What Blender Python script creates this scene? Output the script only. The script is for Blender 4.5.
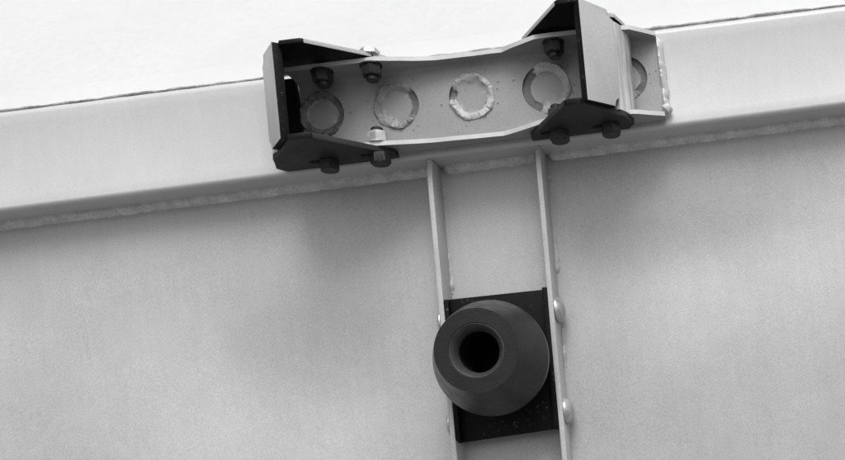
import bpy, bmesh, math, random
from mathutils import Vector, Matrix, noise

for o in list(bpy.data.objects):
    bpy.data.objects.remove(o)
sc = bpy.context.scene
COL = sc.collection

# ------------------------------------------------------------------ camera
# X runs along the rail, Z is up, Y goes into the wall; metres.
ROLL = math.radians(7.17)
cam_d = bpy.data.cameras.new('camera')
cam = bpy.data.objects.new('camera', cam_d)
COL.objects.link(cam)
cr, sr = math.cos(ROLL), math.sin(ROLL)
cam.matrix_world = Matrix(((cr, sr, 0, 0), (0, 0, -1, -1.0), (-sr, cr, 0, 0), (0, 0, 0, 1)))
cam_d.sensor_width = 36.0
cam_d.lens = 36.0 / 0.845
cam_d.shift_x = (422.5 - 770) / 845
cam_d.shift_y = (505 - 230) / 845
cam_d.clip_start = 0.02
cam_d.clip_end = 100
sc.camera = cam

# ------------------------------------------------------------------ light
SUN_FROM = Vector((0.15, -0.58, 0.80)).normalized()
elev = math.asin(SUN_FROM.z)
azim = math.atan2(SUN_FROM.x, SUN_FROM.y)
w = bpy.data.worlds.new('World')
sc.world = w
w.use_nodes = True
nt = w.node_tree
bg = nt.nodes['Background']
sky = nt.nodes.new('ShaderNodeTexSky')
sky.sky_type = 'NISHITA'
sky.sun_disc = False
sky.sun_elevation = elev
sky.sun_rotation = azim
sky.dust_density = 4.0
bw = nt.nodes.new('ShaderNodeRGBToBW')      # black-and-white photograph
nt.links.new(sky.outputs[0], bw.inputs[0])
nt.links.new(bw.outputs[0], bg.inputs[0])
bg.inputs[1].default_value = 0.15
sun_d = bpy.data.lights.new('sun', 'SUN')
sun_d.energy = 1.45
sun_d.angle = math.radians(30)
sun_d.color = (1, 1, 1)
sun = bpy.data.objects.new('sun', sun_d)
COL.objects.link(sun)
sun.rotation_euler = (-SUN_FROM).to_track_quat('-Z', 'Y').to_euler()

sc.view_settings.view_transform = 'Standard'
sc.view_settings.look = 'None'
sc.view_settings.gamma = 1.0
sc.view_settings.use_curve_mapping = False
sc.view_settings.exposure = 0.30
sc.render.engine = 'CYCLES'
sc.render.resolution_x, sc.render.resolution_y = 1024, 557


# ------------------------------------------------------------------ materials
def paint(name, base, var=0.06, rough=0.5, bump=0.15, grain=1500.0, blotch=6.0, blot=0.0,
          metallic=0.0, speck=0.0, spec=0.5, streak=0.0, chips=0.0, sheen=0.0):
    """grey paint: fine grain, broad dirt blotches, optional dark specks and streaks"""
    m = bpy.data.materials.new(name)
    m.use_nodes = True
    n, l = m.node_tree.nodes, m.node_tree.links
    p = n['Principled BSDF']
    p.inputs['Metallic'].default_value = metallic
    p.inputs['Specular IOR Level'].default_value = spec
    p.inputs['Sheen Weight'].default_value = sheen
    p.inputs['Sheen Roughness'].default_value = 0.45
    tc = n.new('ShaderNodeTexCoord')

    def tex(scale, detail=3.0, rgh=0.6, vec=None):
        t = n.new('ShaderNodeTexNoise')
        t.inputs['Scale'].default_value = scale
        t.inputs['Detail'].default_value = detail
        t.inputs['Roughness'].default_value = rgh
        l.new(vec or tc.outputs['Object'], t.inputs['Vector'])
        return t.outputs['Fac']

    def math_(op, a, b):
        k = n.new('ShaderNodeMath')
        k.operation = op
        for i, q in enumerate((a, b)):
            if isinstance(q, (int, float)):
                k.inputs[i].default_value = q
            else:
                l.new(q, k.inputs[i])
        return k.outputs[0]

    def remap(v, a, b, c, d):
        k = n.new('ShaderNodeMapRange')
        l.new(v, k.inputs[0])
        for i, q in enumerate((a, b, c, d)):
            k.inputs[i + 1].default_value = q
        return k.outputs[0]

    fine = tex(grain, 2.0)
    val = math_('MULTIPLY', remap(fine, 0.3, 0.7, 1 - var, 1 + var), base)
    mid = tex(grain * 0.12, 4.0)
    val = math_('MULTIPLY', val, remap(mid, 0.3, 0.7, 1 - var * 0.22, 1 + var * 0.22))
    if blot:
        b = tex(blotch, 3.0, 0.5)
        val = math_('MULTIPLY', val, remap(b, 0.32, 0.68, 1 - blot, 1 + blot))
    if streak:
        mp = n.new('ShaderNodeMapping')
        mp.inputs['Scale'].default_value = (1, 1, 0.06)
        l.new(tc.outputs['Object'], mp.inputs['Vector'])
        s_ = tex(160, 3.0, 0.55, mp.outputs[0])
        val = math_('MULTIPLY', val, remap(s_, 0.35, 0.65, 1 - streak, 1 + streak))
    if speck:
        s_ = tex(210, 2.0, 0.5)
        val = math_('MULTIPLY', val, remap(s_, 0.68, 0.74, 1.0, 1 - speck))
    if chips:
        g_ = n.new('ShaderNodeNewGeometry')
        edge = remap(g_.outputs['Pointiness'], 0.50, 0.56, 0.0, 0.10)
        s_ = math_('ADD', tex(260, 3.0, 0.6), edge)
        val = math_('ADD', val, remap(s_, 0.75, 0.79, 0.0, chips))
    l.new(val, p.inputs['Base Color'])
    r = remap(mid, 0.3, 0.7, max(rough - 0.08, 0.02), min(rough + 0.08, 1))
    l.new(r, p.inputs['Roughness'])
    if bump:
        bm_ = n.new('ShaderNodeBump')
        bm_.inputs['Strength'].default_value = bump
        bm_.inputs['Distance'].default_value = 0.0006
        l.new(math_('ADD', fine, math_('MULTIPLY', mid, 1.5)), bm_.inputs['Height'])
        l.new(bm_.outputs[0], p.inputs['Normal'])
    return m


M = {
    'ground': paint('concrete', 0.19, 0.1, 0.85, 0.3, 60, 1.2, 0.12, spec=0.2),
    'rail': paint('rail_paint', 0.51, 0.055, 0.36, 0.10, 650, 7, 0.04, streak=0.015),
    'panel': paint('panel_paint', 0.405, 0.12, 0.42, 0.18, 620, 4.5, 0.13, streak=0.02),
    'upper': paint('white_paint', 0.58, 0.02, 0.5, 0.05, 900, 6, 0.02),
    'weld': paint('weld_metal', 0.40, 0.16, 0.5, 0.5, 700, 60, 0.18),
    'weld_pale': paint('weld_painted', 0.56, 0.16, 0.5, 0.6, 500, 70, 0.16),
    'weld_dark': paint('weld_metal_dull', 0.22, 0.18, 0.45, 0.5, 600, 70, 0.25, speck=0.6),
    'weld_burnt': paint('weld_metal_burnt', 0.13, 0.2, 0.45, 0.5, 600, 70, 0.3, speck=0.5),
    'slag': paint('weld_slag', 0.10, 0.25, 0.5, 0.5, 600, 70, 0.3),
    'channel': paint('channel_steel', 0.26, 0.12, 0.36, 0.2, 650, 16, 0.08, speck=0.25),
    'channel_edge': paint('channel_edge_paint', 0.52, 0.06, 0.45, 0.2, 900, 40, 0.1),
    'stiff': paint('stiffener_paint', 0.42, 0.14, 0.42, 0.2, 650, 14, 0.10),
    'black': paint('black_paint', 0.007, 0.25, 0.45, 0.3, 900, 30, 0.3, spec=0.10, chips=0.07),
    'charcoal': paint('charcoal_paint', 0.030, 0.12, 0.5, 0.2, 1000, 25, 0.2, spec=0.18, chips=0.07),
    'face': paint('face_steel', 0.43, 0.11, 0.45, 0.15, 650, 14, 0.08),
    'bolt': paint('bolt_black', 0.024, 0.2, 0.4, 0.25, 900, 60, 0.3, spec=0.3),
    'zinc': paint('zinc_nut', 0.45, 0.12, 0.35, 0.3, 900, 80, 0.25, metallic=0.3),
    'dome': paint('dome_zinc', 0.45, 0.12, 0.34, 0.25, 900, 80, 0.25, metallic=0.6),
    'rubber': paint('black_rubber', 0.006, 0.25, 0.36, 0.26, 650, 22, 0.40, spec=0.36, sheen=0.03, chips=0.03),
    'sleeve': paint('sleeve_rubber', 0.045, 0.2, 0.45, 0.5, 700, 30, 0.2, spec=0.4),
    'bore': paint('bore_rubber', 0.004, 0.2, 0.7, 0.3, 700, 30, 0.2, spec=0.2),
    'plate': paint('plate_black', 0.005, 0.3, 0.5, 0.25, 800, 30, 0.4, spec=0.10, chips=0.05),
    'streak': paint('galvanised_streaks', 0.46, 0.08, 0.45, 0.3, 900, 25, 0.15, streak=0.35),
    'seam': paint('dark_seam', 0.33, 0.25, 0.8, 0.4, 500, 60, 0.35, spec=0.1),
}


# ------------------------------------------------------------------ helpers
def tag(o, label=None, cat=None, group=None, kind=None):
    if label: o['label'] = label
    if cat: o['category'] = cat
    if group: o['group'] = group
    if kind: o['kind'] = kind
    return o


def empty(name, loc):
    o = bpy.data.objects.new(name, None)
    o.empty_display_size = 0.05
    o.location = loc
    COL.objects.link(o)
    return o


def link(name, bm, mats, parent=None, smooth=True, bevel=0.0, segs=2, org=None):
    """one bmesh -> one mesh object; verts are in world metres, parents only carry a location"""
    bmesh.ops.recalc_face_normals(bm, faces=bm.faces)
    if bevel:
        es = [e for e in bm.edges if len(e.link_faces) == 2 and e.calc_face_angle(0) > 0.6]
        if es:
            bmesh.ops.bevel(bm, geom=es, offset=bevel, segments=segs, affect='EDGES', profile=0.6,
                            clamp_overlap=True, material=-1)
    me = bpy.data.meshes.new(name)
    off = Vector(org) if org is not None else Vector((0, 0, 0))
    if parent is not None:
        p = parent
        tot = Vector((0, 0, 0))
        while p is not None:
            tot += p.location
            p = p.parent
        off = off - Vector((0, 0, 0))
        base = tot
    else:
        base = Vector((0, 0, 0))
    o_loc = off - base if org is not None else Vector((0, 0, 0))
    shift = base + o_loc
    for v in bm.verts:
        v.co -= shift
    bm.to_mesh(me)
    bm.free()
    if not isinstance(mats, (list, tuple)):
        mats = [mats]
    for m in mats:
        me.materials.append(M[m])
    if smooth:
        for p in me.polygons:
            p.use_smooth = True
        try:
            me.set_sharp_from_angle(angle=math.radians(38))
        except Exception:
            pass
    o = bpy.data.objects.new(name, me)
    o.location = o_loc
    COL.objects.link(o)
    if parent is not None:
        o.parent = parent
    return o


def prism_xy(bm, poly, z0, z1, zf=None, mat=0):
    """plan polygon (x, y) between two heights; zf(x, y) adds a slope, shear leans with z"""
    lo = [bm.verts.new((x, y, z0 + (zf(x, y) if zf else 0))) for x, y in poly]
    hi = [bm.verts.new((x, y, z1 + (zf(x, y) if zf else 0))) for x, y in poly]
    n = len(poly)
    fs = [bm.faces.new(lo[::-1]), bm.faces.new(hi)]
    for i in range(n):
        fs.append(bm.faces.new((lo[i], lo[(i + 1) % n], hi[(i + 1) % n], hi[i])))
    for f in fs:
        f.material_index = mat
    return fs


def prism_free(bm, ring, d):
    """planar ring of 3-D points extruded by vector d"""
    a = [bm.verts.new(p) for p in ring]
    b = [bm.verts.new(Vector(p) + Vector(d)) for p in ring]
    n = len(ring)
    fs = [bm.faces.new(a), bm.faces.new(b[::-1])]
    for i in range(n):
        fs.append(bm.faces.new((a[i], b[i], b[(i + 1) % n], a[(i + 1) % n])))
    return fs


def rnd(p, s, seed=0.0):
    return noise.noise(Vector(p) * s + Vector((seed, seed * 1.7, seed * 0.3)))


def bead(bm, path, ax_a, ax_b, ra, rb, step=0.0025, seed=0.0, amp=0.25, ripple=0.1, n=7, close=True):
    """weld bead: quarter-round section spanned by ax_a, ax_b, swept along a path with ripples"""
    pts = []
    for i in range(len(path) - 1):
        a, b = Vector(path[i]), Vector(path[i + 1])
        k = max(2, int((b - a).length / step))
        for j in range(k):
            pts.append(a.lerp(b, j / k))
    pts.append(Vector(path[-1]))
    A, B = Vector(ax_a), Vector(ax_b)
    L = len(pts)
    rows = []
    for i, p in enumerate(pts):
        e = min(i, L - 1 - i)
        cap = min(1.0, 0.35 + e * 0.3) if close else 1.0
        na = 1 + amp * rnd(p, 90, seed) + amp * 0.6 * rnd(p, 330, seed + 5)
        nb = 1 + amp * rnd(p, 90, seed + 11) + amp * 0.6 * rnd(p, 330, seed + 17)
        rip = 1 + ripple * math.sin(i * 1.3 + 2 * rnd(p, 60, seed + 3))
        row = []
        for j in range(n):
            t = j / (n - 1) * math.pi / 2
            bul = 1 + 0.10 * math.sin(2 * t) * rip + 0.05 * rnd(p + A * j, 500, seed)
            flat = 0.82 + 0.18 * abs(math.cos(2 * t))       # between a flat fillet and a round
            row.append(bm.verts.new(p + A * (ra * na * cap * math.cos(t) * bul * flat) + B * (rb * nb * cap * math.sin(t) * bul * flat)))
        row.append(bm.verts.new(p))
        rows.append(row)
    m = n + 1
    for i in range(L - 1):
        for j in range(m):
            bm.faces.new((rows[i][j], rows[i][(j + 1) % m], rows[i + 1][(j + 1) % m], rows[i + 1][j]))
    bm.faces.new(rows[0])
    bm.faces.new(rows[-1][::-1])


def lathe(bm, prof, seg, c, mat=None, wob=0.0, seed=0.0):
    """profile (radius, y) turned about the Y axis through c"""
    rows = []
    for r, y in prof:
        row = []
        for k in range(seg):
            a = 2 * math.pi * k / seg
            q = 1 + wob * rnd((math.cos(a) * 2, math.sin(a) * 2, y * 60), 1.5, seed)
            row.append(bm.verts.new((c[0] + r * q * math.cos(a), c[1] + y, c[2] + r * q * math.sin(a))))
        rows.append(row)
    for i in range(len(prof) - 1):
        for k in range(seg):
            f = bm.faces.new((rows[i][k], rows[i][(k + 1) % seg], rows[i + 1][(k + 1) % seg], rows[i + 1][k]))
            if mat:
                f.material_index = mat[i]
    return rows


def hexagon(bm, c, af, z0, z1, rot=0.0, cham=0.0012, up=True):
    """hex prism about Z with rounded-off corners at one end"""
    R = af / math.sqrt(3)
    seg = 24

    def ring(z, shrink):
        vs = []
        for k in range(seg):
            a = 2 * math.pi * k / seg + rot
            s = (a - rot) % (math.pi / 3) - math.pi / 6
            r = (af / 2) / math.cos(s)
            r = min(r, shrink)
            vs.append(bm.verts.new((c[0] + r * math.cos(a), c[1] + r * math.sin(a), z)))
        return vs
    big = R * 1.01
    small = af / 2 * 0.97
    zs = [(z0, big), (z1 - cham * (1 if z1 > z0 else -1), big), (z1, small)]
    rows = [ring(z, s) for z, s in zs]
    for i in range(len(rows) - 1):
        for k in range(seg):
            bm.faces.new((rows[i][k], rows[i][(k + 1) % seg], rows[i + 1][(k + 1) % seg], rows[i + 1][k]))
    bm.faces.new(rows[0][::-1])
    bm.faces.new(rows[-1])


def cyl_z(bm, c, r, z0, z1, seg=20, cham=0.0):
    zs = [(z0, r - cham), (z0 + cham, r), (z1 - cham, r), (z1, r - cham)] if cham else [(z0, r), (z1, r)]
    rows = [[bm.verts.new((c[0] + q * math.cos(2 * math.pi * k / seg), c[1] + q * math.sin(2 * math.pi * k / seg), z))
             for k in range(seg)] for z, q in zs]
    for i in range(len(rows) - 1):
        for k in range(seg):
            bm.faces.new((rows[i][k], rows[i][(k + 1) % seg], rows[i + 1][(k + 1) % seg], rows[i + 1][k]))
    bm.faces.new(rows[0][::-1])
    bm.faces.new(rows[-1])


# ------------------------------------------------------------------ setting: panels
X0, X1 = -1.75, 0.95
RB, RT = 0.3875, 0.4885        # rail bottom and top
PY = 0.037                     # face of the recessed side panel
LEAN = 0.038                   # the stiffeners lean a little

# side panel: one sheet with shallow buckles, some shaped for light and dark patches
bm = bmesh.new()
nx, nz = 220, 90
zb = -0.75
grid = []
for j in range(nz + 1):
    row = []
    for i in range(nx + 1):
        x = X0 + (X1 - X0) * i / nx
        z = zb + (RB - 0.0005 - zb) * j / nz
        edge = min(1.0, max(0.0, (RB - z) / 0.12))
        edge *= min(1.0, abs(x + 0.25) / 0.25 + 0.12)
        d = 0.0035 * rnd((x, 0, z), 4.2, 3.1) + 0.0016 * rnd((x, 0, z), 10.0, 8.0)
        # four broad buckles added to shade and brighten parts of the panel
        for xc, zc, sx, sz, k in ((-0.09, 0.315, 0.11, 0.075, -0.20), (-0.395, 0.320, 0.11, 0.075, 0.22), (-0.47, 0.15, 0.17, 0.12, 0.10), (0.03, 0.25, 0.12, 0.10, 0.10)):
            d += k * (z - zc) * math.exp(-((x - xc) / sx) ** 2 - ((z - zc) / sz) ** 2)
        row.append(bm.verts.new((x, PY + d * edge, z)))
    grid.append(row)
for j in range(nz):
    for i in range(nx):
        bm.faces.new((grid[j][i], grid[j][i + 1], grid[j + 1][i + 1], grid[j + 1][i]))
side = link('side_panel', bm, 'panel')
tag(side, kind='structure')
sol = side.modifiers.new('thickness', 'SOLIDIFY')
sol.thickness = 0.005
sol.offset = -1

bm = bmesh.new()
bmesh.ops.create_grid(bm, x_segments=40, y_segments=40, size=12, matrix=Matrix.Translation((0, 0, -0.95)))
bounce_ground = link('ground', bm, 'ground')  # out of view, added to bounce light up onto the undersides
tag(bounce_ground, kind='structure')

SL = lambda z: -0.2993 + (z - 0.380) * LEAN      # left faces of the two stiffeners
SR = lambda z: -0.1896 + (z - 0.379) * LEAN
TH = 0.0052

for k, (a, b) in enumerate(((X0, SL(.385) - 0.0005), (SL(.385) + TH + 0.0005, SR(.385) - 0.0005), (SR(.385) + TH + 0.0005, X1))):
    bm = bmesh.new()
    bead(bm, [(a, PY + 0.0004, RB + 0.0004), (b, PY + 0.0004, RB + 0.0004)], (0, -1, 0), (0, 0, -1), 0.0110, 0.0095,
         step=0.003, seed=k * 9.0, amp=0.09, ripple=0.08, n=6)
    link('weld_bead', bm, 'weld_pale', side)

# upper panel: folded white sheet leaning back above the rail
bm = bmesh.new()
prof = [(0.0050, 0.4899), (0.0080, 0.4930), (0.021, 0.5130), (0.0225, 0.5140), (0.40, 0.93), (0.42, 0.93), (0.05, 0.505), (0.03, 0.4900)]
a = [bm.verts.new((X0, y, z)) for y, z in prof]
b = [bm.verts.new((X1, y, z)) for y, z in prof]
bm.faces.new(a)
bm.faces.new(b[::-1])
for i in range(len(prof)):
    k = (i + 1) % len(prof)
    bm.faces.new((a[i], b[i], b[k], a[k]))
upper = link('upper_panel', bm, 'upper')
tag(upper, kind='structure')
# ragged dark seam between the upper panel and the rail
bm = bmesh.new()
rows = []
N = 700
for i in range(N + 1):
    x = X0 + (X1 - X0) * i / N
    lo = 0.4868
    hi = 0.4898 + 0.0006 * rnd((x, 0, 0), 16, 1) + 0.0011 * rnd((x, 0, 0), 70, 2) + 0.0006 * rnd((x, 0, 0), 190, 7)
    fr = 0.0030 + 0.0014 * rnd((x, 0, 0), 40, 4)
    rows.append([bm.verts.new((x, fr + 0.0006, lo)), bm.verts.new((x, fr - 0.0006, (lo + hi) / 2)), bm.verts.new((x, fr, hi)), bm.verts.new((x, 0.014, hi + 0.001)), bm.verts.new((x, 0.014, lo))])
for i in range(N):
    for j in range(5):
        bm.faces.new((rows[i][j], rows[i + 1][j], rows[i + 1][(j + 1) % 5], rows[i][(j + 1) % 5]))
link('seam', bm, 'seam', upper)

# ------------------------------------------------------------------ rail
rail = empty('frame_rail', (-0.25, 0.05, RB))
tag(rail, 'long pale steel rail with rounded edges running across behind the brackets', 'rail')
bm = bmesh.new()
R1, R2 = 0.008, 0.0045
prof = []
def arc(cy, cz, r, a0, a1, n=8):
    for k in range(n + 1):
        t = math.radians(a0 + (a1 - a0) * k / n)
        prof.append((cy + r * math.cos(t), cz + r * math.sin(t)))
arc(R1, RT - R1, R1, 90, 180)
for k in range(1, 10):
    q = k / 10
    prof.append((0.0026 * (1 - (2 * q - 1) ** 2), RT - R1 + (RB + R2 - RT + R1) * q))
arc(R2, RB + R2, R2, 180, 270)
prof += [(0.095, RB), (0.1, RB + 0.005), (0.1, RT - 0.005), (0.095, RT)]
XS = [X0 + (X1 - X0) * i / 60 for i in range(61)]
rings = []
for x in XS:
    d = 0.0006 * rnd((x, 0, 0), 5, 2)
    rings.append([bm.verts.new((x, y + (d if y < 0.05 else 0), z)) for y, z in prof])
for i in range(60):
    for j in range(len(prof)):
        k = (j + 1) % len(prof)
        bm.faces.new((rings[i][j], rings[i + 1][j], rings[i + 1][k], rings[i][k]))
bm.faces.new(rings[0])
bm.faces.new(rings[-1][::-1])
link('box_section', bm, 'rail', rail)

# ------------------------------------------------------------------ stiffener plates
def stiffener(left_of, label, welds, seed):
    t = empty('stiffener_plate', (left_of(0.0) + TH / 2, PY, zb))
    tag(t, label, 'steel plate', 'stiffener plates either side of the rubber buffer')
    bm = bmesh.new()
    yf = 0.002
    nz_ = 60
    ztop = 0.3868
    ring = []
    for j in range(nz_ + 1):
        z = zb + (ztop - zb) * j / nz_
        y0 = yf + (0.004 if j == nz_ else 0) + 0.0004 * rnd((0, 0, z), 9, seed)
        x = left_of(z) + 0.0005 * rnd((1, 0, z), 7, seed)
        ring.append([bm.verts.new(p) for p in ((x, y0, z), (x + TH, y0, z), (x + TH, PY + 0.003, z), (x, PY + 0.003, z))])
    for j in range(nz_):
        for k in range(4):
            bm.faces.new((ring[j][k], ring[j][(k + 1) % 4], ring[j + 1][(k + 1) % 4], ring[j + 1][k]))
    bm.faces.new(ring[0])
    bm.faces.new(ring[-1][::-1])
    link('plate', bm, 'stiff', t, bevel=0.0011)
    for k, (z1, z0, side_, ra) in enumerate(welds):
        bm = bmesh.new()
        xo = (lambda z: left_of(z) + TH) if side_ > 0 else left_of
        bead(bm, [(xo(z1), PY + 0.0003, z1), (xo(z0), PY + 0.0003, z0)], (side_, 0, 0), (0, -1, 0), ra, ra * 1.1, seed=seed + k * 3,
             amp=0.3, ripple=0.35)
        link('weld_bead', bm, 'weld', t)
    # little blob of weld at the top corner
    bm = bmesh.new()
    bmesh.ops.create_icosphere(bm, subdivisions=2, radius=0.0032, matrix=Matrix.Translation((left_of(ztop) + TH * 0.4, yf + 0.0045, ztop - 0.001)))
    for v in bm.verts:
        v.co += Vector((rnd(v.co, 400, seed), rnd(v.co, 400, seed + 4), rnd(v.co, 400, seed + 8))) * 0.0012
    link('weld_blob', bm, 'weld', t)
    return t

stiffener(SL, 'left pale upright plate welded under the rail beside the rubber buffer',
          [(0.372, 0.352, 1, 0.006), (0.302, 0.252, 1, 0.006), (0.09, 0.04, 1, 0.006)], 1.0)
stiffener(SR, 'right pale upright plate welded under the rail with dome bolts showing',
          [(0.372, 0.348, 1, 0.006), (0.312, 0.262, 1, 0.006), (0.212, 0.160, 1, 0.0065)], 7.0)

# ------------------------------------------------------------------ welded channel
ch = empty('channel_bracket', (-0.244, -0.006, 0.392))
tag(ch, 'grey steel channel welded to the rail with a row of round plug welds', 'channel')
CB, CT, CTH = 0.392, 0.478, 0.0042
CX0, CX1 = -0.4135, -0.0545

def lerp_tab(tab, x):
    for (a, fa), (b, fb) in zip(tab, tab[1:]):
        if x <= b:
            t = (x - a) / (b - a)
            t = max(0, min(1, t))
            return fa + (fb - fa) * t
    return tab[-1][1]

TOPF = [(CX0, 0.033), (-0.325, 0.033), (-0.290, 0.023), (-0.272, 0.019), (-0.206, 0.018), (-0.196, 0.024), (-0.170, 0.036), (-0.105, 0.036), (-0.078, 0.032), (CX1, 0.013)]
BOTF = [(CX0, 0.034), (-0.335, 0.034), (-0.300, 0.027), (-0.280, 0.024), (-0.214, 0.019), (-0.200, 0.024), (-0.168, 0.038), (-0.105, 0.038), (-0.080, 0.031), (CX1, 0.018)]
stations = sorted(set([CX0 + (CX1 - CX0) * i / 91 for i in range(92)] + [q[0] for q in TOPF] + [q[0] for q in BOTF]))
bm = bmesh.new()
Ro = 0.009
rings = []
for x in stations:
    ft, fb = lerp_tab(TOPF, x), lerp_tab(BOTF, x)
    ft += 0.0005 * rnd((x, 1, 0), 60, 1)
    fb += 0.0005 * rnd((x, 2, 0), 60, 1)
    outer, inner = [], []
    outer.append((-ft, CT)); inner.append((-ft, CT - CTH))
    for k in range(7):
        t = math.radians(90 - 90 * k / 6)
        outer.append((-Ro - 0.0003 + Ro * math.cos(t), CT - Ro + Ro * math.sin(t)))
        ri = Ro - CTH
        inner.append((-Ro - 0.0003 + ri * math.cos(t), CT - Ro + ri * math.sin(t)))
    for k in range(7):
        t = math.radians(0 - 90 * k / 6)
        outer.append((-Ro - 0.0003 + Ro * math.cos(t), CB + Ro + Ro * math.sin(t)))
        ri = Ro - CTH
        inner.append((-Ro - 0.0003 + ri * math.cos(t), CB + Ro + ri * math.sin(t)))
    outer.append((-fb, CB)); inner.append((-fb, CB + CTH))
    rings.append([bm.verts.new((x, y, z)) for y, z in outer + inner[::-1]])
m = len(rings[0])
for i in range(len(rings) - 1):
    for j in range(m):
        k = (j + 1) % m
        f = bm.faces.new((rings[i][j], rings[i + 1][j], rings[i + 1][k], rings[i][k]))
        if j in (m // 2 - 1, m - 1):
            f.material_index = 1  # front lips coloured paler to look lit
h = m // 2
for r in (rings[0], rings[-1]):
    for j in range(h - 1):
        f = bm.faces.new((r[j], r[j + 1], r[m - 2 - j], r[m - 1 - j]))
body = link('body', bm, ['channel', 'channel_edge'], ch)
# cut the five round holes through the web
RINGS = [(-0.3934, 0.4415, 0.0215), (-0.3190, 0.4408, 0.0222), (-0.2444, 0.4405, 0.0222), (-0.1690, 0.4395, 0.0242), (-0.0905, 0.4390, 0.0225)]
bm = bmesh.new()
for (x, z, r) in RINGS:
    rot = Matrix.Rotation(math.pi / 2, 4, 'X')
    bmesh.ops.create_cone(bm, cap_ends=True, segments=48, radius1=r, radius2=r, depth=0.03, matrix=Matrix.Translation((x, -0.003, z)) @ rot)
cut_me = bpy.data.meshes.new('cut')
bm.to_mesh(cut_me)
bm.free()
cut = bpy.data.objects.new('cut', cut_me)
COL.objects.link(cut)
md = body.modifiers.new('holes', 'BOOLEAN')
md.operation = 'DIFFERENCE'
md.solver = 'EXACT'
md.object = cut
bpy.context.view_layer.update()
dg = bpy.context.evaluated_depsgraph_get()
new_me = bpy.data.meshes.new_from_object(body.evaluated_get(dg))
body.modifiers.clear()
body.data = new_me
bpy.data.objects.remove(cut)
for p in new_me.polygons:
    p.use_smooth = True
new_me.set_sharp_from_angle(angle=math.radians(38))

# plug welds: lumpy ring of weld in each hole round a flat middle
def plug(x, z, r, seed, mat, groove_shade):
    """slag = (angle, half width) of the side where the bead left a dark open groove"""
    bm = bmesh.new()
    seg = 84
    prof = [(1.05, -0.0035), (1.035, -0.0054), (0.99, -0.0064), (0.91, -0.0064), (0.83, -0.0056), (0.76, -0.0044), (0.70, -0.0035), (0.655, -0.0030), (0.45, -0.0030)]
    rows = []
    def gap(a):
        d = abs((a - math.radians(groove_shade[0]) + math.pi) % (2 * math.pi) - math.pi)
        return max(0.0, min(1.0, (math.radians(groove_shade[1]) - d) / 0.35))
    for i, (q, y) in enumerate(prof):
        row = []
        for k in range(seg):
            a = 2 * math.pi * k / seg
            ca, sa = math.cos(a), math.sin(a)
            n1 = rnd((ca, sa, 0), 1.5, seed) * 0.07 + rnd((ca, sa, i * 0.1), 6, seed) * 0.045 + rnd((ca, sa, i * 0.3), 17, seed) * 0.012
            hgt = 1 + 0.30 * rnd((ca, sa, i * 0.2), 2.2, seed + 30) + 0.16 * rnd((ca, sa, i * 0.35), 7, seed + 40) + 0.06 * math.sin(46 * a + 3 * rnd((ca, sa, 0), 2, seed)) + 0.06 * rnd((ca, sa, i * 0.5), 25, seed + 50)
            g = gap(a)
            rr = r * (q * (1 - (0.045 * g if i < 3 else 0)) + n1 * (1 if i < 2 else 0.6 if i < 6 else 0.8 if i < 8 else 0.0))
            yy = y * hgt if i < 7 else y
            if 0 < i < 3:
                yy = min(yy, -0.0052)
            if i < 7:
                yy = yy * (1 - g) + (-0.0016) * g
            row.append(bm.verts.new((x + rr * ca, yy, z + rr * sa)))
        rows.append(row)
    for i in range(len(prof) - 1):
        for k in range(seg):
            f = bm.faces.new((rows[i][k], rows[i][(k + 1) % seg], rows[i + 1][(k + 1) % seg], rows[i + 1][k]))
            g = gap(2 * math.pi * (k + 0.5) / seg)
            g += 0.45 * rnd((math.cos(k * 6.2832 / seg), math.sin(k * 6.2832 / seg), i * 0.25), 6, seed + 9)
            f.material_index = 1 if i >= 6 else (2 if g > 0.5 else 0)  # open groove coloured dark to stand for its shade
    f = bm.faces.new(rows[-1])
    f.material_index = 1
    o = link('plug_weld', bm, [mat, 'channel', 'slag'], ch)
    # spatter beads that stuck beside it
    rr = random.Random(seed)
    bm = bmesh.new()
    for _ in range(9):
        a = rr.uniform(0, 6.28)
        d = r * rr.uniform(1.08, 1.45)
        px, pz = x + d * math.cos(a), z + d * math.sin(a)
        if not (CB + 0.012 < pz < CT - 0.012):
            continue
        q = rr.uniform(0.0004, 0.0009)
        bmesh.ops.create_icosphere(bm, subdivisions=1, radius=q, matrix=Matrix.Translation((px, -0.0051, pz)))
    if bm.verts:
        s_ = link('weld_spatter', bm, 'weld', o)
        s_['kind'] = 'stuff'
    else:
        bm.free()

for k, (x, z, r) in enumerate(RINGS):
    plug(x, z, r, 3.0 + k * 7, ('weld_burnt', 'weld_dark', 'weld', 'weld', 'weld_dark')[k], ((10, 60), (0, 55), (165, 28), (185, 75), (10, 80))[k])  # first plug weld takes the darkest metal

# weld down the right-hand end and along under it, and rolled lip at the left end
bm = bmesh.new()
bead(bm, [(CX1, 0.0028, 0.397), (CX1, 0.0028, 0.478)], (1, 0, 0), (0, -1, 0), 0.0055, 0.010, seed=21, amp=0.35, ripple=0.3)
link('end_weld', bm, 'channel_edge', ch)
bm = bmesh.new()
bmesh.ops.create_icosphere(bm, subdivisions=2, radius=0.005, matrix=Matrix.Translation((CX1 + 0.003, -0.006, 0.404)))
for v in bm.verts:
    v.co += Vector((rnd(v.co, 200, 1), rnd(v.co, 200, 4), rnd(v.co, 200, 8))) * 0.002
link('weld_blob', bm, 'channel_edge', ch)

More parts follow.
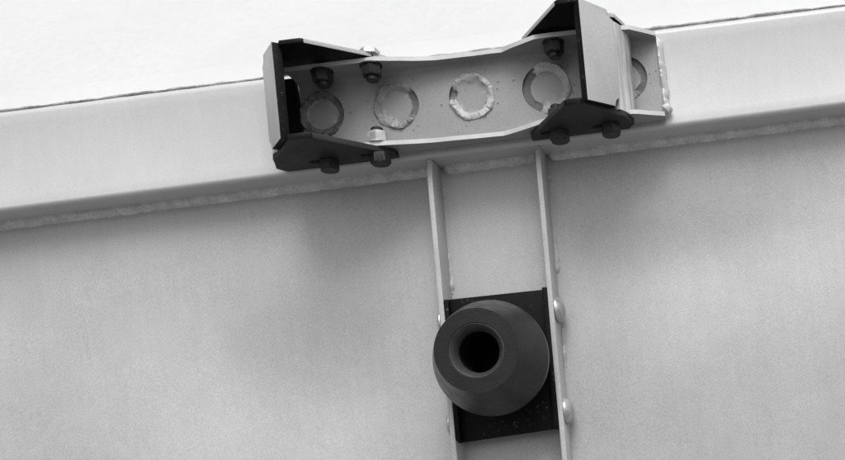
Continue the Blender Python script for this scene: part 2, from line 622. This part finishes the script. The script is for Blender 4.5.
# ------------------------------------------------------------------ bolts
def bolt(parent, x, y, z_head, z_nut, up_head, nut_mat, rot):
    """hex bolt: head outside one flange pair, nut inside; head is the part, nut and washer hang below it"""
    d = 1 if up_head else -1
    bm = bmesh.new()
    hexagon(bm, (x, y), 0.0168, z_head, z_head + d * (0.0050 if up_head else 0.0100), rot)
    nf = len(bm.faces)
    cyl_z(bm, (x, y), 0.0058, min(z_nut - d * 0.016, z_head), max(z_nut - d * 0.016, z_head), 16, 0.0008)
    bm.faces.ensure_lookup_table()
    for f in bm.faces[nf:]:
        f.material_index = 1
    hd = link('hex_bolt', bm, ['zinc' if up_head else 'bolt', 'bolt'], parent, org=(x, y, z_head))
    bm = bmesh.new()
    hexagon(bm, (x, y), 0.0168, z_nut - d * 0.0015, z_nut - d * 0.0115, rot + 0.4)
    link('nut', bm, nut_mat, hd)
    bm = bmesh.new()
    cyl_z(bm, (x, y), 0.0105, min(z_nut, z_nut - d * 0.0016), max(z_nut, z_nut - d * 0.0016), 28, 0.0003)
    link('washer', bm, nut_mat, hd)
    return hd

# ------------------------------------------------------------------ clamps
CX = -0.257
PT = 0.0055
SH = 0.03
def clamp(sgn, label, bolts):
    t = empty('clamp_bracket', (CX + sgn * 0.11, -0.045, 0.385))
    tag(t, label, 'bracket', 'folded clamp brackets bolted to the channel')
    X = lambda q, z=0.432: CX + sgn * q + SH * (z - 0.432)
    YF, YB, YM = -0.080, -0.012, -0.050
    A, D, C, B = (0.1385 if sgn > 0 else 0.1465), (0.119 if sgn > 0 else 0.121), (0.071 if sgn > 0 else 0.064), (0.165 if sgn > 0 else 0.171)
    FT = 0.0085                                             # the folded face is the thicker plate
    PTT = 0.0042
    frac = lambda y: (y - YB) / (YF - YB)
    zt = lambda x, y: 0.0018 + (0.0012 if sgn > 0 else -0.0040) * frac(y)             # top flange dips a touch to the front
    zl = lambda x, y: 0.0030 * frac(y)
    dx, dy = B - A, YM - YF
    L = math.hypot(dx, dy)
    ux, uy = dx / L, dy / L
    nrm = Vector((sgn * uy, -ux, 0))                        # outwards from the face
    for nm, z0, pt, fn, mats in (('top_flange', CT + 0.0008, PTT, zt, ['black', 'black', 'face']),
                                 ('bottom_flange', CB - 0.0008 - PT, PT, zl, ['charcoal', 'black', 'charcoal'])):
        zc = z0
        c_ = C if nm == 'top_flange' else (C if sgn > 0 else C - 0.002)
        i_ = FT * 0.7
        # the slanted side stops short, inside the face plate
        poly = [(X(c_, zc), YB), (X(c_, zc), YB - 0.008), (X(D - 0.003, zc), YF + 0.0025), (X(D, zc), YF + 0.0005), (X(A - 0.0065, zc), YF + 0.0005),
                (X(A - uy * i_, zc), YF + ux * i_), (X(B - uy * i_, zc), YM + ux * i_), (X(B + 0.0008, zc), YM + 0.0065),
                (X(B + 0.0085, zc), YB - 0.010), (X(B + 0.002, zc), YB)]
        bm = bmesh.new()
        fs = prism_xy(bm, poly, z0, z0 + pt, fn)
        for i, f in enumerate(fs[2:]):
            f.material_index = 2 if i in (1, 6, 7) else (1 if i in (0, 2, 3, 4) else 0)  # each flange has its own dark tone, top one has pale slanted edges
        link(nm, bm, mats, t, bevel=0.0007)
    # face plate folded along the slanted nose, relief notches at its rear corners
    def face_pt(s, z):
        return Vector((X(A, z) + sgn * ux * s, YF + uy * s, z))
    r = 0.0065
    zA0, zA1 = CB - 0.0010, CT + PTT + (0.0030 if sgn > 0 else -0.0020)               # at the nose
    zB0, zB1 = CB + 0.0002, CT + PTT + (0.0020 if sgn > 0 else -0.0005)               # at the rear
    out = [(0.0, zA0)]
    out.append((L - r, zB0))
    for k in range(1, 6):
        a = math.radians(180 - 90 * k / 5)
        out.append((L + r * math.cos(a), zB0 + r * 1.3 * math.sin(a)))
    for k in range(5):
        a = math.radians(270 - 90 * k / 5)
        out.append((L + r * math.cos(a), zB1 + r * 1.3 * math.sin(a)))
    out += [(L - r, zB1), (0.0, zA1)]
    bm = bmesh.new()
    fs = prism_free(bm, [face_pt(s, z) for s, z in out], -nrm * FT)
    for f in fs:
        f.material_index = 0
    fs[0].material_index = 1
    link('face_plate', bm, ['black', 'face'], t, bevel=0.0007)
    # side plate: curved sheet running on back towards the channel, its rear edge torch-cut
    bm = bmesh.new()
    nu, nv = 10, 24
    go, gi = [], []
    for j in range(nv + 1):
        z = CB + 0.0005 + (CT - CB - 0.001) * j / nv
        ro, ri = [], []
        for i in range(nu + 1):
            u_ = i / nu
            back = 0.032 + 0.003 * rnd((z, 0, 0), 45, sgn + 3) + 0.002 * math.sin(j / nv * math.pi)
            y = YM + 0.0030 + back * u_
            q = B - 0.0020 + 0.0125 * math.sin(u_ * math.pi * 0.5) + 0.0005 * rnd((z, u_ * 0.05, 0), 70, 5)
            ro.append(bm.verts.new((X(q, z), y, z)))
            ri.append(bm.verts.new((X(q - 0.004, z), y + 0.0012, z)))
        go.append(ro)
        gi.append(ri)
    for j in range(nv):
        for i in range(nu):
            bm.faces.new((go[j][i], go[j][i + 1], go[j + 1][i + 1], go[j + 1][i]))
            bm.faces.new((gi[j][i], gi[j + 1][i], gi[j + 1][i + 1], gi[j][i + 1]))
        for i in (0, nu):
            bm.faces.new((go[j][i], go[j + 1][i], gi[j + 1][i], gi[j][i]))
    for i in range(nu):
        for j in (0, nv):
            bm.faces.new((go[j][i], go[j][i + 1], gi[j][i + 1], gi[j][i]))
    link('side_plate', bm, 'streak', t)
    if sgn < 0:  # black sheet standing for the deep shade in the left cavity
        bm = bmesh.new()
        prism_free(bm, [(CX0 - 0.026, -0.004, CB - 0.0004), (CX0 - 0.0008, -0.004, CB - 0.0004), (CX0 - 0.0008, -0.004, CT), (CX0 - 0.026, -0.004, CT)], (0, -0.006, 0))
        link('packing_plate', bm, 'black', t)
    for (x, top, nm_) in bolts:
        if top:
            bolt(t, x, -0.0255, CT + 0.0008 + PTT + 0.0004, CT - CTH, True, nm_, 0.2 + x * 9)
        else:
            # dark sheet standing for the shade in the slotted hole beside the head
            bm = bmesh.new()
            zz = CB - 0.0008 - PT + 0.0003
            pl = []
            for k in range(16):
                a = 2 * math.pi * k / 16
                pl.append((x - 0.0075 + (-0.0075 if math.cos(a) < 0 else 0.0075) + 0.0032 * math.cos(a), -0.0265 + 0.0032 * math.sin(a)))
            prism_xy(bm, pl, zz, zz + 0.0008)
            link('slot', bm, 'bore', t)
            bolt(t, x, -0.0255, CB - 0.0008 - PT + 0.0006, CB + CTH, False, nm_, 0.5 + x * 7)
    return t

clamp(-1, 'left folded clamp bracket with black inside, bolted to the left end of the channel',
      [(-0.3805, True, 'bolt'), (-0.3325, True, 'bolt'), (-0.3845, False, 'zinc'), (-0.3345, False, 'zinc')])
clamp(1, 'right folded clamp bracket with broad pale face, bolted near the channel end weld',
      [(-0.1535, True, 'bolt'), (-0.1065, True, 'bolt'), (-0.1585, False, 'bolt'), (-0.1080, False, 'bolt')])

# ------------------------------------------------------------------ rubber buffer
BX, BZ = -0.2512, 0.1755
buf = empty('rubber_buffer', (BX, 0.0, BZ))
tag(buf, 'round black rubber buffer with hollow centre bolted between two upright plates', 'buffer')
zc0, zc1 = 0.1026, 0.2456
PYB = 0.010
# base plate: black pressed channel between the stiffeners
bm = bmesh.new()
xl = lambda z: SL(z) + TH + 0.0004
xr = lambda z: SR(z) - 0.0004
prism_free(bm, [(xl(zc0), PYB, zc0 - 0.001), (xr(zc0), PYB, zc0 + 0.001), (xr(zc1), PYB, zc1 - 0.001), (xl(zc1), PYB, zc1 + 0.001)], (0, 0.005, 0))
base = link('base_plate', bm, 'plate', buf, bevel=0.0008)
for s_, xx in ((1, xl), (-1, xr)):
    bm = bmesh.new()
    prism_free(bm, [(xx(zc0), PYB - 0.0003, zc0), (xx(zc0), 0.001, zc0 + 0.001), (xx(zc1), 0.001, zc1 - 0.001), (xx(zc1), PYB - 0.0003, zc1)], (s_ * 0.0045, 0, 0))
    link('plate_flange', bm, 'plate', base, bevel=0.0008)
# rubber body
bm = bmesh.new()
prof = [(0.0455, PYB - 0.0002), (0.0465, 0.004), (0.0520, -0.012), (0.0552, -0.0215), (0.0563, -0.0258), (0.0563, -0.0300),
        (0.0480, -0.0535), (0.0392, -0.0774), (0.0262, -0.0774)]
lathe(bm, prof, 96, (BX, 0, BZ))
rub = link('rubber_cone', bm, 'rubber', buf)
rub.data.set_sharp_from_angle(angle=math.radians(15))
bm = bmesh.new()
prof = [(0.0262, -0.0774), (0.0258, -0.0764), (0.0250, -0.0768), (0.0240, -0.0760), (0.0198, -0.0700), (0.0192, -0.066)]
lathe(bm, prof, 96, (BX, 0, BZ), wob=0.01, seed=2)
slv = link('sleeve', bm, 'sleeve', rub)
bm = bmesh.new()
rows = lathe(bm, [(0.0192, -0.066), (0.0188, -0.03), (0.0185, 0.006)], 64, (BX, 0, BZ))
bm.faces.new(rows[-1])
link('bore', bm, 'bore', rub)
# dome-headed bolts through the stiffeners into the base plate
for k, (z, side_) in enumerate(((0.2235, 1), (0.1205, 1), (0.2235, -1), (0.1205, -1))):
    xx = SR(z) + TH if side_ > 0 else SL(z)
    bm = bmesh.new()
    seg = 32
    prof = [(0.0132, 0.0), (0.0134, 0.0012), (0.0125, 0.0032), (0.0105, 0.0055), (0.0075, 0.0072), (0.004, 0.0081), (0.0008, 0.0084)]
    rows = []
    for r, d in prof:
        d *= 1.0 if side_ > 0 else 0.62
        rows.append([bm.verts.new((xx + side_ * (d + 0.0002), 0.0155 + r * math.cos(2 * math.pi * q / seg), z + r * math.sin(2 * math.pi * q / seg))) for q in range(seg)])
    for i in range(len(prof) - 1):
        for q in range(seg):
            bm.faces.new((rows[i][q], rows[i][(q + 1) % seg], rows[i + 1][(q + 1) % seg], rows[i + 1][q]))
    bm.faces.new(rows[-1])
    bm.faces.new(rows[0][::-1])
    link('dome_bolt', bm, 'dome', base)
